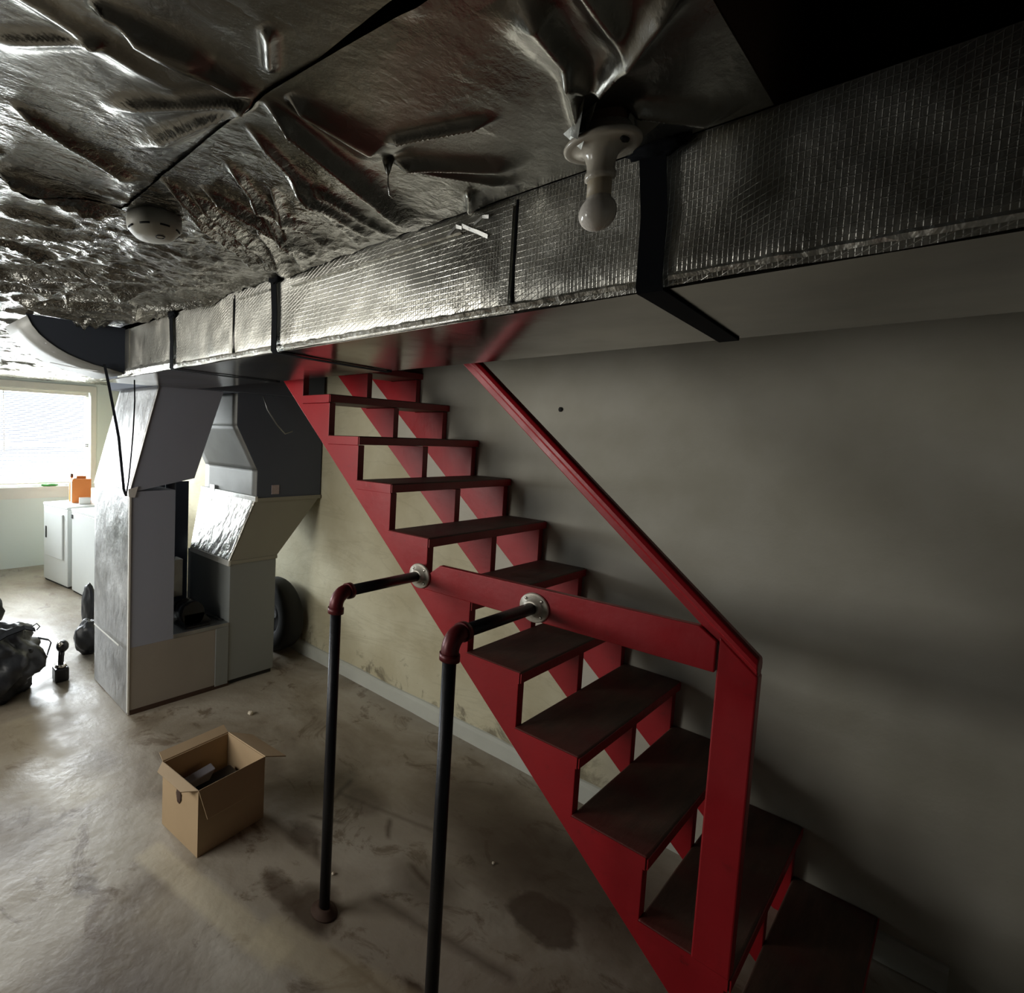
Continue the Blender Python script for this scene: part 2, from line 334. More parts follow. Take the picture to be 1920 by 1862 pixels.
# far window
win = MB(); 
win.box(WX0 - .08, WX0, YB - .02, YB, WZ0 - .004, WZ1); win.box(WX1, WX1 + .07, YB - .02, YB, WZ0 - .004, WZ1); win.box(WX0 - .08, WX1 + .07, YB - .02, YB, WZ1, WZ1 + .08)
w1 = struct('window_1', win, M['trim'])
def wpart(name, mb, mat):
    o = mb.build(name, mat); attach(o, w1); return o
wpart('window_sill', MB().box(WX0 - .1, WX1 + .09, YB - .07, YB + .1, WZ0 - .045, WZ0 - .005), M['trim'])
wpart('apron', MB().box(WX0 - .08, WX1 + .07, YB - .018, YB, WZ0 - .15, WZ0 - .045), M['trim'])
fr = MB()
for x0, x1 in ((WX0, -1.78), (-1.74, WX1)):
    fr.box(x0, x0 + .04, YB + .08, YB + .12, WZ0, WZ1); fr.box(x1 - .04, x1, YB + .08, YB + .12, WZ0, WZ1)
    fr.box(x0, x1, YB + .08, YB + .12, WZ0, WZ0 + .05); fr.box(x0, x1, YB + .08, YB + .12, WZ1 - .05, WZ1); fr.box(x0, x1, YB + .08, YB + .12, 1.49, 1.53)
fr.box(-1.78, -1.74, YB + .07, YB + .13, WZ0, WZ1)
wpart('window_frame', fr, M['trim'])
wpart('window_pane', MB().box(WX0 + .04, WX1 - .04, YB + .098, YB + .102, WZ0 + .04, WZ1 - .04), M['glass'])
bl = thing('window_blind', 'white horizontal slat blind drawn down over the bright far window', 'blind', (-1.76, YB + .04, WZ1))
MB().box(WX0 + .02, WX1 - .02, YB + .015, YB + .055, WZ1 - .045, WZ1 - .002).build('headrail', M['slat'], bl)
sl = MB(); z = WZ1 - .055
while z > WZ0 + .05:
    c_, s_ = math.cos(.35) * .012, math.sin(.35) * .012
    sl.add([(WX0 + .02, YB + .035 - c_, z - s_), (WX1 - .02, YB + .035 - c_, z - s_), (WX1 - .02, YB + .035 + c_, z + s_), (WX0 + .02, YB + .035 + c_, z + s_)], [(0, 1, 2, 3)])
    z -= .0225
so = sl.build('slats', M['slat'], bl)
MB().box(WX0 + .02, WX1 - .02, YB + .02, YB + .05, WZ0 + .025, WZ0 + .04).build('bottom_rail', M['slat'], bl)
MB().sweep([(-1.43, YB + .008, WZ1 - .03), (-1.425, YB + .006, 1.42)], .004, 8).build('tilt_wand', M['slat'], bl)
# side window outside the frame
w2 = MB(); w2.box(XL - .08, XL - .04, a0, a0 + .05, b0, b1); w2.box(XL - .08, XL - .04, a1 - .05, a1, b0, b1); w2.box(XL - .08, XL - .04, a0, a1, b0, b0 + .05); w2.box(XL - .08, XL - .04, a0, a1, b1 - .05, b1); w2.box(XL - .08, XL - .04, 2.1, 2.16, b0, b1)
struct('window_2', w2, M['trim'])

# ------------------------------------------------------------------ staircase
st = thing('staircase', 'red painted open wooden staircase with worn brown treads against the wall', 'staircase', (-.48, -.6, 0))
def stringer(x0, x1, drop=0.0):
    pts = []; ks = list(range(-3, 10))
    for k in ks:                       # upper sawtooth from the top down
        y, z = nose(k)
        pts.append((y + RUN + .012, z - .042)); pts.append((y + .012, z - .042))
    y9, z9 = nose(9); pts.append((y9 + .012, 0.0))
    # lower edge line: z = 1.346 + .963*(y-.816)
    y_floor = .816 - (1.346 - drop) / .963
    ytop = nose(-3)[0] + RUN + .012; pts.append((y_floor, 0.0)); 
    pts.append((ytop, 1.346 - drop + .963 * (ytop - .816)))
    pts = [p for p in pts]
    return MB().prism(pts, 0, x0, x1)
for x0, x1, dp in ((-.945, -.905, 0), (-.475, -.435, 0), (-.044, -.004, .10)):
    stringer(x0, x1, dp).build('stringer', M['red'], st, bevel=.002)
for k in range(-2, 10):
    y, z = nose(k); mb = MB(); D = RUN + .012
    n_ = 5
    mb.box(-.955, -.003, y, y + D, z - .04, z)
    t = mb.build('tread', M['tread'], st, bevel=.006, seg=3)
    MB().box(-.9575, -.9545, y + .004, y + D, z - .041, z - .003).build('end_edge', M['redworn'], t)
    MB().box(-.955, -.003, y - .0025, y + .0005, z - .038, z - .005).build('nosing', M['red'], t)
    if k == -2: pass
# newel, guard board, handrail
NY0, NY1 = -.532, -.447
ztr = nose(8)[1]
nw = MB(); nw.hexa([(-.968, NY0, ztr), (-.925, NY0, ztr), (-.925, NY1, ztr), (-.968, NY1, ztr)],
                   [(-.968, NY0, 1.165), (-.925, NY0, 1.165), (-.925, NY1, 1.165 + .080), (-.968, NY1, 1.165 + .080)])
nw.build('newel_post', M['red'], st, bevel=.004)
gb = MB(); gb.prism([(NY1 + .003, 1.147), (.53, 1.137), (.50, 1.19), (.435, 1.247), (-.405, 1.262), (NY1 + .003, 1.232)], 0, -.975, -.948)
gb.build('guard_board', M['red'], st, bevel=.003)
# handrail: runs parallel to the stairs above the left stringer
def rail_pt(y, off=0): return 1.213 + .957 * (y + .53) - .020 / .7225
hr = MB(); secs = []
ca = math.cos(math.atan(.968)); sa = math.sin(math.atan(.968))
for y in (-.53, 1.15):
    zc = rail_pt(y)
    ring = []
    prof = [(-.020, -.029), (.020, -.029), (.020, -.008), (.026, -.006), (.026, .006), (.020, .016), (.008, .020), (-.008, .020), (-.020, .016), (-.026, .006), (-.026, -.006), (-.020, -.008)]
    for (px, pz) in prof:
        if y < 0: ring.append((-.945 + px, y , zc + pz / ca))
        else: ring.append((-.945 + px, y, zc + pz / ca))
    secs.append(ring)
n_ = len(secs[0]); hr.add(secs[0] + secs[1], [tuple(range(n_))[::-1], tuple(range(n_, 2 * n_))] + [(i, (i + 1) % n_, n_ + (i + 1) % n_, n_ + i) for i in range(n_)])
hr.build('handrail', M['red'], st, bevel=.003)

# ------------------------------------------------------------------ pipe braces
def brace(y0, xb, ztop, xpost, label):
    t = thing('pipe_stand', label, 'pipe', (xpost, y0, 0), 'black pipe legs screwed to the guard board')
    rp = .0195
    zt = ztop
    MB().sweep([(xpost, y0, .01), (xpost, y0, zt - .045)], rp, 20).build('post', M['pipe'], t)
    xe = xpost
    pts = [(xe, y0, zt - .062)] + [(xe + .045 - .045 * math.cos(a), y0, zt - .045 + .045 * math.sin(a)) for a in [i * math.pi / 2 / 8 for i in range(9)]] + [(xe + .062, y0, zt)]
    e = MB().sweep(pts, .0245, 20)
    e.sweep([(xe, y0, zt - .070), (xe, y0, zt - .050)], .0285, 20); e.sweep([(xe + .050, y0, zt), (xe + .070, y0, zt)], .0285, 20)
    e.build('elbow', M['elbow'], t)
    MB().sweep([(xe + .045, y0, zt), (xb - .004, y0, zt)], rp, 20).build('arm', M['pipe'], t)
    fl = lathe([(.05, 0), (.05, -.006), (.046, -.009), (.030, -.010), (.028, -.026), (.0205, -.028)], (xb, y0, zt), 'X', 28).build('wall_flange', M['chrome'], t)
    for a in range(4):
        an = math.pi / 4 + a * math.pi / 2
        lathe([(.005, 0), (.005, -.003), (.002, -.004)], (xb - .008, y0 + .038 * math.cos(an), zt + .038 * math.sin(an)), 'X', 10).build('screw', M['steel'], fl)
    f2 = lathe([(.050, 0), (.048, .006), (.034, .010), (.030, .020), (.021, .022)], (xpost, y0, 0), 'Z', 28).build('floor_flange', M['rust'], t)
    return t
brace(.525, -.977, 1.188, -1.435, 'black pipe stand nearer the furnace, bolted high on the red stair board')
brace(.048, -.975, 1.188, -1.440, 'black pipe stand nearer the newel post, its foot below the picture edge')

# ------------------------------------------------------------------ trunk duct
TX0, TX1, TZ0, TZ1 = -1.69, -1.105, 2.003, 2.232
tr = thing('trunk_duct', 'long foil covered rectangular duct hanging along the stairs under the ceiling', 'duct', (-1.4, .5, TZ0))
def section(y0, y1, name='duct_section', seed=0):
    mb = MB(); mb.open = True
    ny = max(4, int((y1 - y0) / .02)); nz = 12
    vs = []; g = {}
    for i in range(ny + 1):
        y = y0 + (y1 - y0) * i / ny
        for j in range(nz + 1):
            z = TZ0 + (TZ1 - TZ0) * j / nz
            e = min(1, min(j, nz - j) / 2)
            bul = .004 * mnoise.noise(Vector((y * 5, z * 7, seed))) * e + .003 * mnoise.noise(Vector((y * 17, z * 14, seed + 4)))
            rnd = .010 * max(0, 1 - j / 1.5) ** 2
            g[i, j] = len(vs); vs.append((TX0 + rnd - bul, y, z + (.004 * mnoise.noise(Vector((y * 6, 1, seed))) if j == 0 else 0)))
    fs = [(g[i, j], g[i + 1, j], g[i + 1, j + 1], g[i, j + 1]) for i in range(ny) for j in range(nz)]
    mb.add(vs, fs, True)
    mb.box(TX0 + .012, TX1, y0 + .001, y1 - .001, TZ0 + .004, TZ1 - .003)
    return mb.build(name, M['scrim'], tr)
for i, (y0, y1) in enumerate(((-2.6, -1.45), (-1.45, -.225), (-.225, .832), (.832, 1.92))): section(y0, y1, seed=i * 3)
# smooth metal underside, wider near the furnace
MB().box(TX0 + .014, TX1 + .004, -2.6, 2.25, TZ0 - .003, TZ0 + .003).build('bottom_panel', M['bottom'], tr)
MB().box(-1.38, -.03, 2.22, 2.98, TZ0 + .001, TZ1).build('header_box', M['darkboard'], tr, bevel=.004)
MB().box(TX0 - .004, TX0 + .02, 1.80, 1.95, TZ0, TZ1).build('end_face', M['scrim'], tr)
# seams: dark groove + tape
for y in (-.225, .832):
    MB().box(TX0 - .0025, TX0 + .004, y - .002, y + .002, TZ0 + .004, TZ1 - .01).build('seam', M['strap'], tr)
    tp = MB(); tp.box(TX0 - .005, TX0 - .002, y + .006, y + .028, TZ0 + .002, TZ1 - .02); tp.build('seam_tape', M['scrim'], tr, bevel=.001)
def jag(y0, y1, z, h, seed, n=70, name='foil_tape'):
    mb = MB(); mb.open = True; vs = []
    for i in range(n + 1):
        y = y0 + (y1 - y0) * i / n; r = mnoise.noise(Vector((y * 31, seed, 0))); q = mnoise.noise(Vector((y * 60, seed + 9, 0)))
        vs += [(TX0 - .004, y, z - h * (.5 + .3 * q)), (TX0 - .009 - .005 * abs(q), y, z + .002 * r), (TX0 - .003, y, z + h * (.5 + .4 * r))]
    mb.add(vs, [(3 * i + k, 3 * i + 1 + k, 3 * i + 4 + k, 3 * i + 3 + k) for i in range(n) for k in range(2)], False)
    return mb.build(name, M['tapefoil'], tr)
jag(-.10, .50, TZ1 - .042, .006, 1); jag(-2.4, -.50, TZ0 + .012, .012, 5, 120); jag(-.44, .53, TZ0 + .010, .012, 2, 110); jag(.58, 1.27, TZ0 + .012, .014, 3); jag(1.31, 1.9, TZ0 + .022, .030, 4)
jag(.62, .80, TZ1 - .03, .006, 7, 30)
def shred(pts, w, seed):
    mb = MB(); mb.open = True; vs = []
    for i, (y, z) in enumerate(pts): 
        r = mnoise.noise(Vector((i * 1.7, seed, 0))); vs += [(TX0 - .006 - .004 * abs(r), y, z + w * (1 + r)), (TX0 - .004, y + .002, z - w)]
    mb.add(vs, [(2 * i, 2 * i + 1, 2 * i + 3, 2 * i + 2) for i in range(len(pts) - 1)]); mb.build('torn_tape', M['tape'], tr)
shred([(-.10, 2.205), (-.125, 2.19), (-.145, 2.178), (-.165, 2.165)], .004, 1); shred([(-.06, 2.19), (-.085, 2.207), (-.10, 2.20)], .003, 2); shred([(-.13, 2.20), (-.15, 2.21), (-.165, 2.205)], .003, 3)

# rounded branch boot at the far end of the trunk
cv = [(-1.69, 2.012), (-1.77, 2.030), (-1.85, 2.044), (-1.92, 2.063), (-1.97, 2.080), (-2.016, 2.102), (-2.058, 2.128), (-2.095, 2.157), (-2.125, 2.192), (-2.146, 2.232)]
bo = thing('duct_boot', 'dark rounded duct branch with curved bottom at the far end of the foil duct', 'duct', (-1.9, 1.85, 2.0))
poly = [(-1.692, 2.24)] + cv + [(-2.15, 2.24)]
MB().prism(poly, 1, 1.853, 1.857).build('side_panel', M['darkboard'], bo)
cs = MB(); cs.open = True; vs = []
for x, z in cv: vs += [(x, 1.85, z), (x - .02, 2.22, z - .004)]
cs.add(vs, [(2 * i, 2 * i + 1, 2 * i + 3, 2 * i + 2) for i in range(len(cv) - 1)], True)
cso = cs.build('curved_wrapper', M['plen'], bo); so_ = cso.modifiers.new('s', 'SOLIDIFY'); so_.thickness = .003
tag(MB().ribbon([(-1.80, 1.93, 2.024), (-1.88, 2.02, 2.038), (-1.97, 2.14, 2.065)], (1, -.6, 0), .012, .003).build('metal_strip', M['galv']), 'thin metal strip across the underside of the rounded duct branch', 'strip')

# straps under the trunk
def strap(y, w, label, bunch=True):
    t = thing('hanger_strap', label, 'strap', (TX0, y, 2.24), 'black straps holding up the foil duct')
    MB().ribbon([(TX0 - .012, y + .01, 2.236), (TX0 - .011, y, 2.12), (TX0 - .010, y, 2.004), (TX0 - .002, y, 1.996), (TX0 + .02, y, 1.9955), (TX1 + .005, y + (.03 if y < 0 else .05), 1.9955), (TX1 + .012, y + (.03 if y < 0 else .05), 2.02), (TX1 + .012, y + .03, 2.236)], (0, 1, 0), w, .002).build('webbing', M['strap'], t)
    if bunch: MB().blob((TX0 - .012, y, 2.226), (.012, w * .85 + .004, .014), .5, 3, 10, seed=y).build('gathered_top', M['strap'], t)
strap(-.474, .038, 'wide black strap around the foil duct beside the lampholder')
strap(.578, .028, 'black strap around the foil duct midway between lamp and furnace')
strap(1.31, .032, 'black strap around the foil duct closest to the furnace')
ds = thing('loose_strap', 'thin black strap hanging in a long V before the foil wrapped column', 'strap', (-1.76, 1.80, 2.03))
MB().ribbon([(-1.80, 1.84, 2.05), (-1.785, 1.82, 1.95), (-1.745, 1.79, 1.70), (-1.72, 1.78, 1.44), (-1.708, 1.78, 1.405)], (.8, -.6, 0), .014, .002).build('webbing', M['strap'], ds)
MB().ribbon([(-1.708, 1.78, 1.405), (-1.69, 1.79, 1.50), (-1.665, 1.81, 1.70), (-1.645, 1.84, 1.88), (-1.64, 1.86, 1.99)], (.8, -.6, 0), .007, .002).build('webbing', M['strap'], ds)

# ------------------------------------------------------------------ furnace group
YFr = 2.25
rd = thing('return_duct', 'tall foil wrapped return duct column leaning toward the furnace at its top', 'duct', (-1.35, 2.5, 0))
def two_tone(name, mbL, matL, mbF, matF, parent): pass
# lower column: foil on its left side, bare board at its front
MB().box(-1.50, -1.21, YFr, 2.86, .42, 1.37).build('column_body', M['board'], rd)
def sheet(name, pts, mat, parent, off=(-.004, 0, 0), nu=24, nv=30, amp=.0025, seed=0, th=.004):
    a, b, c, d = [Vector(p) for p in pts]; nrm = (b - a).cross(d - a).normalized()
    vs = []
    for i in range(nu + 1):
        for j in range(nv + 1):
            u, v = i / nu, j / nv
            p = (a * (1 - u) + b * u) * (1 - v) + (d * (1 - u) + c * u) * v + Vector(off)
            edge = min(1, 6 * min(u, 1 - u, v, 1 - v))
            p += nrm * amp * edge * (mnoise.noise(p * 9 + Vector((seed, 0, 0))) + .6 * mnoise.noise(p * 30))
            vs.append(p)
    mb = MB(); mb.open = True; w_ = nv + 1
    mb.add(vs, [(i * w_ + j, (i + 1) * w_ + j, (i + 1) * w_ + j + 1, i * w_ + j + 1) for i in range(nu) for j in range(nv)], True)
    o = mb.build(name, mat, parent); s = o.modifiers.new('s', 'SOLIDIFY'); s.thickness = th; s.offset = 0; return o
sheet('foil_side', [(-1.50, 2.25, .40), (-1.50, 2.86, .40), (-1.50, 2.86, 1.36), (-1.50, 2.25, 1.36)], M['column'], rd)
MB().box(-1.508, -1.502, 2.245, 2.865, 1.345, 1.375).build('foil_tape', M['tape'], rd, bevel=.002)
MB().box(-1.508, -1.495, 2.244, 2.258, .02, 1.37).build('foil_tape', M['tape'], rd, bevel=.002)
MB().box(-1.506, -1.502, 2.40, 2.86, .385, .395).build('foil_tape', M['tape'], rd)
up = MB(); up.hexa([(-1.50, YFr, 1.365), (-1.08, YFr, 1.44), (-1.08, 2.86, 1.44), (-1.50, 2.86, 1.365)],
                   [(-1.325, YFr, 2.003), (-.88, YFr, 2.003), (-.88, 2.86, 2.003), (-1.325, 2.86, 2.003)])
up.build('leaning_section', M['board'], rd)
sheet('foil_side', [(-1.50, 2.245, 1.365), (-1.50, 2.88, 1.365), (-1.325, 2.88, 2.0), (-1.325, 2.245, 2.0)], M['column'], rd, (-.006, 0, 0), seed=4)
MB().hexa([(-1.512, 2.243, 1.34), (-1.475, 2.243, 1.335), (-1.475, 2.25, 1.335), (-1.512, 2.25, 1.34)], [(-1.515, 2.243, 1.385), (-1.455, 2.243, 1.40), (-1.455, 2.25, 1.40), (-1.515, 2.25, 1.385)]).build('foil_tape', M['tape'], rd)

fu = thing('furnace', 'grey furnace cabinet with flared coil box, low return base and plenum above', 'furnace', (-.6, 2.5, 0))
MB().box(-1.50, -.80, YFr, 2.86, .0, .42).build('base_box', M['base'], fu, bevel=.003)
MB().box(-1.504, -1.499, 2.26, 2.855, .005, .40).build('side_panel', M['column'], fu)
MB().box(-1.49, -.79, YFr - .002, YFr + .004, -.0, .03).build('rusty_foot', M['rust'], fu)
MB().box(-1.21, -.80, YFr - .004, YFr + .62, .42, .446).build('base_lid', M['galv'], fu, bevel=.002)
MB().box(-.90, -.80, YFr - .006, YFr, .02, .42).build('joint_cover', M['furn'], fu, bevel=.002)
MB().box(-.80, -.41, YFr, 2.86, 0.03, .85).build('cabinet', M['furn'], fu, bevel=.006)
MB().box(-.79, -.42, YFr + .015, 2.78, 0, .03).build('plinth', M['slot'], fu)
MB().box(-.80, -.405, YFr - .006, YFr + .02, .845, .868).build('top_flange', M['khaki'], fu)
co = MB(); co.hexa([(-.80, YFr, .862), (-.41, YFr, .862), (-.41, 2.80, .862), (-.80, 2.80, .862)], [(-.595, YFr, 1.28), (-.012, YFr, 1.28), (-.012, 3.02, 1.28), (-.595, 3.02, 1.28)])
co.build('coil_box', M['khaki'], fu)
sheet('foil_side', [(-.80, 2.248, .862), (-.80, 2.80, .862), (-.595, 3.02, 1.28), (-.595, 2.248, 1.28)], M['tapefoil'], fu, (-.008, 0, .002), seed=7, amp=.003)
MB().hexa([(-.815, 2.245, .835), (-.80, 2.245, .835), (-.80, 2.80, .835), (-.815, 2.80, .835)], [(-.812, 2.245, .872), (-.79, 2.245, .872), (-.79, 2.80, .872), (-.812, 2.80, .872)]).build('foil_tape', M['tape'], fu, bevel=.002)
MB().box(-.612, -.590, 2.243, 3.02, 1.262, 1.30).build('foil_tape', M['tape'], fu, bevel=.003)
MB().box(-.59, -.012, YFr - .008, YFr + .01, 1.262, 1.288).build('top_flange', M['khaki'], fu)
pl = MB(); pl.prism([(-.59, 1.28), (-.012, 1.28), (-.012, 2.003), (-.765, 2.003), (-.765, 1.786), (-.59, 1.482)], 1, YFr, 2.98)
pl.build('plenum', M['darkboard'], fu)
for a, b, s in (((-.59, 1.288), (-.59, 1.482), 1), ((-.59, 1.482), (-.765, 1.786), 2), ((-.765, 1.786), (-.765, 2.0), 3)):
    sheet('metal_side', [(a[0], 2.252, a[1]), (a[0], 2.98, a[1]), (b[0], 2.98, b[1]), (b[0], 2.252, b[1])], M['plen'], fu, (-.004, 0, 0), seed=s, amp=.0008, nu=10, nv=10, th=.003)
MB().box(-.47, -.405, YFr - .003, YFr, 1.31, 1.375).build('sticker', M['pink'], fu)
MB().box(-.614, -.604, 2.80, 2.87, 1.28, 1.33).build('foil_tape', M['tape'], fu)
# things standing on the base between column and cabinet
MB().box(-1.13, -.80, 2.862, 2.875, .42, 1.36).build('gap_shade_panel', M['darkboard'], fu)  # dark sheet added behind the gap to stand in for its shade
MB().sweep([(-1.10, 2.55, .44), (-1.10, 2.55, 1.45)], .035, 16).build('drain_pipe', M['darkboard'], fu)
MB().sweep([(-1.16, 2.62, .44), (-1.16, 2.62, 1.45)], .018, 12).build('gas_pipe', M['pipe'], fu)
MB().box(-1.125, -1.095, 2.512, 2.516, 1.03, 1.18).build('label_plate', M['yellow'], fu)
MB().box(-1.10, -1.02, 2.50, 2.60, .60, .86).build('valve_box', M['galv'], fu, bevel=.006)
bmz = MB(); bmz.sweep([(-1.035, 2.31, .53), (-1.035, 2.40, .53)], [.082, .086], 28); bmz.sweep([(-1.035, 2.40, .53), (-1.035, 2.50, .53)], [.07, .05], 24)
bmz.box(-1.10, -.93, 2.275, 2.44, .446, .462); bmz.prism([(-1.10, .46), (-.90, .46), (-.96, .53), (-1.10, .53)], 1, 2.31, 2.40)
bmz.build('blower_motor', M['blkplast'], fu)
MB().ribbon([(-.93, 2.66, .452), (-.815, 2.30, .452)], (1, .3, 0), .012, .004).build('edge_strip', M['slot'], fu)
tag(MB().sweep([(-.60, 2.2, 1.99), (-.575, 2.18, 1.90), (-.50, 2.17, 1.80), (-.42, 2.18, 1.74), (-.34, 2.2, 1.76)], .005, 8).build('loose_cable', M['galv']), 'thin pale cable curving down over the dark plenum behind the stairs', 'cable')

# tire
t = thing('tire', 'black tire standing on edge behind the grey furnace cabinet', 'tire', (-.15, 2.61, 0))
RR, rr = .215, .075; mb = MB(); vs = []; n1, n2 = 48, 16
for i in range(n1):
    a = 2 * math.pi * i / n1
    for j in range(n2):
        b = 2 * math.pi * j / n2; q = RR + rr * math.copysign(abs(math.cos(b)) ** .6, math.cos(b))
        vs.append((-.14 + .095 * math.copysign(abs(math.sin(b)) ** .6, math.sin(b)), 2.61 + q * math.cos(a), .29 + q * math.sin(a)))
mb.add(vs, [(i * n2 + j, i * n2 + (j + 1) % n2, ((i + 1) % n1) * n2 + (j + 1) % n2, ((i + 1) % n1) * n2 + j) for i in range(n1) for j in range(n2)], True)
mb.build('rubber_ring', M['rubber'], t)
lathe([(.15, 0), (.15, -.05), (.12, -.06), (.05, -.04), (.04, -.05)], (-.10, 2.61, .29), 'X', 32).build('wheel_disc', M['blkplast'], t)

# ------------------------------------------------------------------ laundry corner
def machine(px, py, ang, label, name, dryer):
    t = thing(name, label, name, (px, py, 0)); t.rotation_euler.z = ang
    T = Matrix.Translation((px, py, 0)) @ Matrix.Rotation(ang, 4, 'Z')
    def bd(nm, mb, mat, par=t, **k):
        mb.v = [tuple(T @ Vector(v)) for v in mb.v]; return mb.build(nm, mat, par, **k)
    H = .885; Wd = .56; D = .62          # local: front at x=0 facing -x, width along +y
    bd('body', MB().box(.0, D, 0, Wd, .02, H - .03), M['white'], bevel=.008)
    bd('top', MB().box(-.006, D, -.004, Wd + .004, H - .03, H), M['white'], bevel=.006)
    bd('console', MB().prism([(D - .13, H), (D, H), (D, H + .13), (D - .07, H + .13)], 1, 0, Wd), M['white'], bevel=.006)
    bd('kickplate', MB().box(.015, .03, .01, Wd - .01, 0, .03), M['slot'])
    if dryer:
        d = bd('door', MB().box(-.018, .0, .09, Wd - .06, .30, H - .09), M['white'], bevel=.006)
        bd('handle', MB().box(-.026, -.016, Wd - .115, Wd - .09, .50, .63), M['slot'], d, bevel=.003)
        bd('gap_line', MB().box(-.020, -.0175, .12, Wd - .09, H - .105, H - .095), M['trim'], d)
    else:
        bd('lid', MB().box(.06, D - .16, .05, Wd - .05, H, H + .008), M['white'], bevel=.003)
        bd('corner_clip', MB().box(-.008, .0, Wd - .03, Wd, H - .10, H - .06), M['slot'])
    return t
machine(-1.045, 5.12, math.radians(11), 'white front loading dryer under the far window with a dark door handle', 'dryer', True)
machine(-.965, 4.46, math.radians(7), 'white washing machine nearest the foil column, beside the dryer', 'washer', False)
def rbox(cx, cy, z0, sx, sy, h, ang):
    Rz = Matrix.Rotation(ang, 3, 'Z'); c = [Rz @ Vector((a * sx / 2, b * sy / 2, 0)) + Vector((cx, cy, z0)) for a, b in ((-1, -1), (1, -1), (1, 1), (-1, 1))]
    return MB().hexa(c, [p + Vector((0, 0, h)) for p in c])
oc = thing('detergent_carton', 'orange and cream detergent carton standing on the white dryer under the window', 'carton', (-.79, 5.50, .885))
rbox(-.79, 5.50, .886, .20, .12, .27, -.2).build('carton', M['orange'], oc, bevel=.003)
rbox(-.892, 5.523, .892, .008, .118, .24, -.2).build('front_print', M['cream'], oc)
rbox(-.79, 5.50, 1.156, .10, .012, .03, -.2).build('carry_handle', M['orange'], oc)
rbox(-.86, 5.51, 1.156, .03, .10, .012, -.2).build('torn_flap', M['cream'], oc)
tag(rbox(-.80, 5.34, .886, .12, .05, .07, -.25).build('small_carton', M['paper'], bevel=.003), 'small white box in front of the orange carton on the dryer', 'box')
bt = thing('spray_bottle', 'small brown spray bottle behind the detergent carton on the dryer', 'bottle', (-.86, 5.62, .885))
lathe([(.03, 0), (.032, .02), (.032, .20), (.014, .25), (.013, .285)], (-.86, 5.62, .886), 'Z', 16).build('bottle_body', M['orange'], bt)
lathe([(.016, .28), (.016, .315), (.008, .32)], (-.86, 5.62, .886), 'Z', 12).build('cap', M['rust'], bt)
mb = MB(); mb.blob((-.93, YB - .03, WZ0 + .01), (.09, .025, .016), .5, 3, 10, seed=2); tag(mb.build('garden_glove', M['green']), 'small crumpled green item lying on the far window sill', 'cloth')

# ------------------------------------------------------------------ bags and small things at left
bg = thing('duffel_bag', 'bulky black bag with straps slumped on the floor at the left edge', 'bag', (-2.14, 3.0, 0))
MB().blob((-2.13, 3.02, .21), (.31, .30, .25), .22, 3.0, 40, 1, flat=.0).build('bag_body', M['blk'], bg)
MB().ribbon([(-2.16, 2.80, .40), (-2.06, 2.80, .45), (-1.95, 2.84, .46), (-1.88, 2.88, .42)], (0, 1, .3), .04, .006).build('strap', M['strap'], bg)
MB().sweep([(-1.90, 2.90, .43), (-1.86, 2.92, .445), (-1.84, 2.92, .42), (-1.86, 2.92, .40)], .004, 8).build('buckle_ring', M['blkplast'], bg)
MB().ribbon([(-1.86, 2.88, .36), (-1.80, 2.86, .34), (-1.785, 2.86, .32)], (0, 1, .2), .02, .004).build('strap', M['strap'], bg)
MB().ribbon([(-1.785, 2.86, .32), (-1.81, 2.86, .24)], (0, 1, .2), .015, .004).build('strap', M['strap'], bg)
for p in ((-2.05, 2.79, .22), (-1.92, 2.84, .30), (-2.0, 2.76, .18)):
    MB().blob(p, (.022, .012, .016), .2, 3, 8, 3).build('buckle', M['blkplast'], bg)
b2 = thing('backpack', 'tall black backpack standing behind the bulky bag at the left edge', 'bag', (-2.22, 3.68, 0))
MB().blob((-2.22, 3.68, .33), (.27, .20, .36), .2, 3.2, 36, 5, flat=.0).build('bag_body', M['blk'], b2)
b3 = MB().blob((-1.385, 3.33, .125), (.115, .10, .135), .15, 2.5, 24, 7, flat=.0).build('black_pouch', M['blk']); tag(b3, 'small rounded black bag half hidden behind the foil column foot', 'bag')
b4 = MB().blob((-1.225, 3.85, .19), (.055, .10, .20), .15, 2.5, 24, 8, flat=.0).build('black_pouch', M['blk']); tag(b4, 'upright black bag showing as a sliver just above the small rounded one', 'bag')
hs = thing('iron_stand', 'small black upright tool with shiny round head on a square foot', 'tool', (-1.695, 2.97, 0))
MB().box(-1.742, -1.648, 2.925, 3.015, 0, .095).build('foot_block', M['blkplast'], hs, bevel=.012)
MB().sweep([(-1.695, 2.97, .095), (-1.695, 2.97, .115)], [.040, .030], 20).build('collar', M['steel'], hs)
MB().sweep([(-1.695, 2.97, .10), (-1.692, 2.97, .16), (-1.688, 2.97, .205)], [.020, .019, .021], 16).build('stem', M['blkplast'], hs)
MB().blob((-1.684, 2.97, .236), (.042, .04, .040), .05, 2, 14, 1).build('round_head', M['blkplast'], hs)
MB().sweep([(-1.715, 2.955, .245), (-1.690, 2.955, .268)], .018, 12).build('cap', M['steel'], hs)

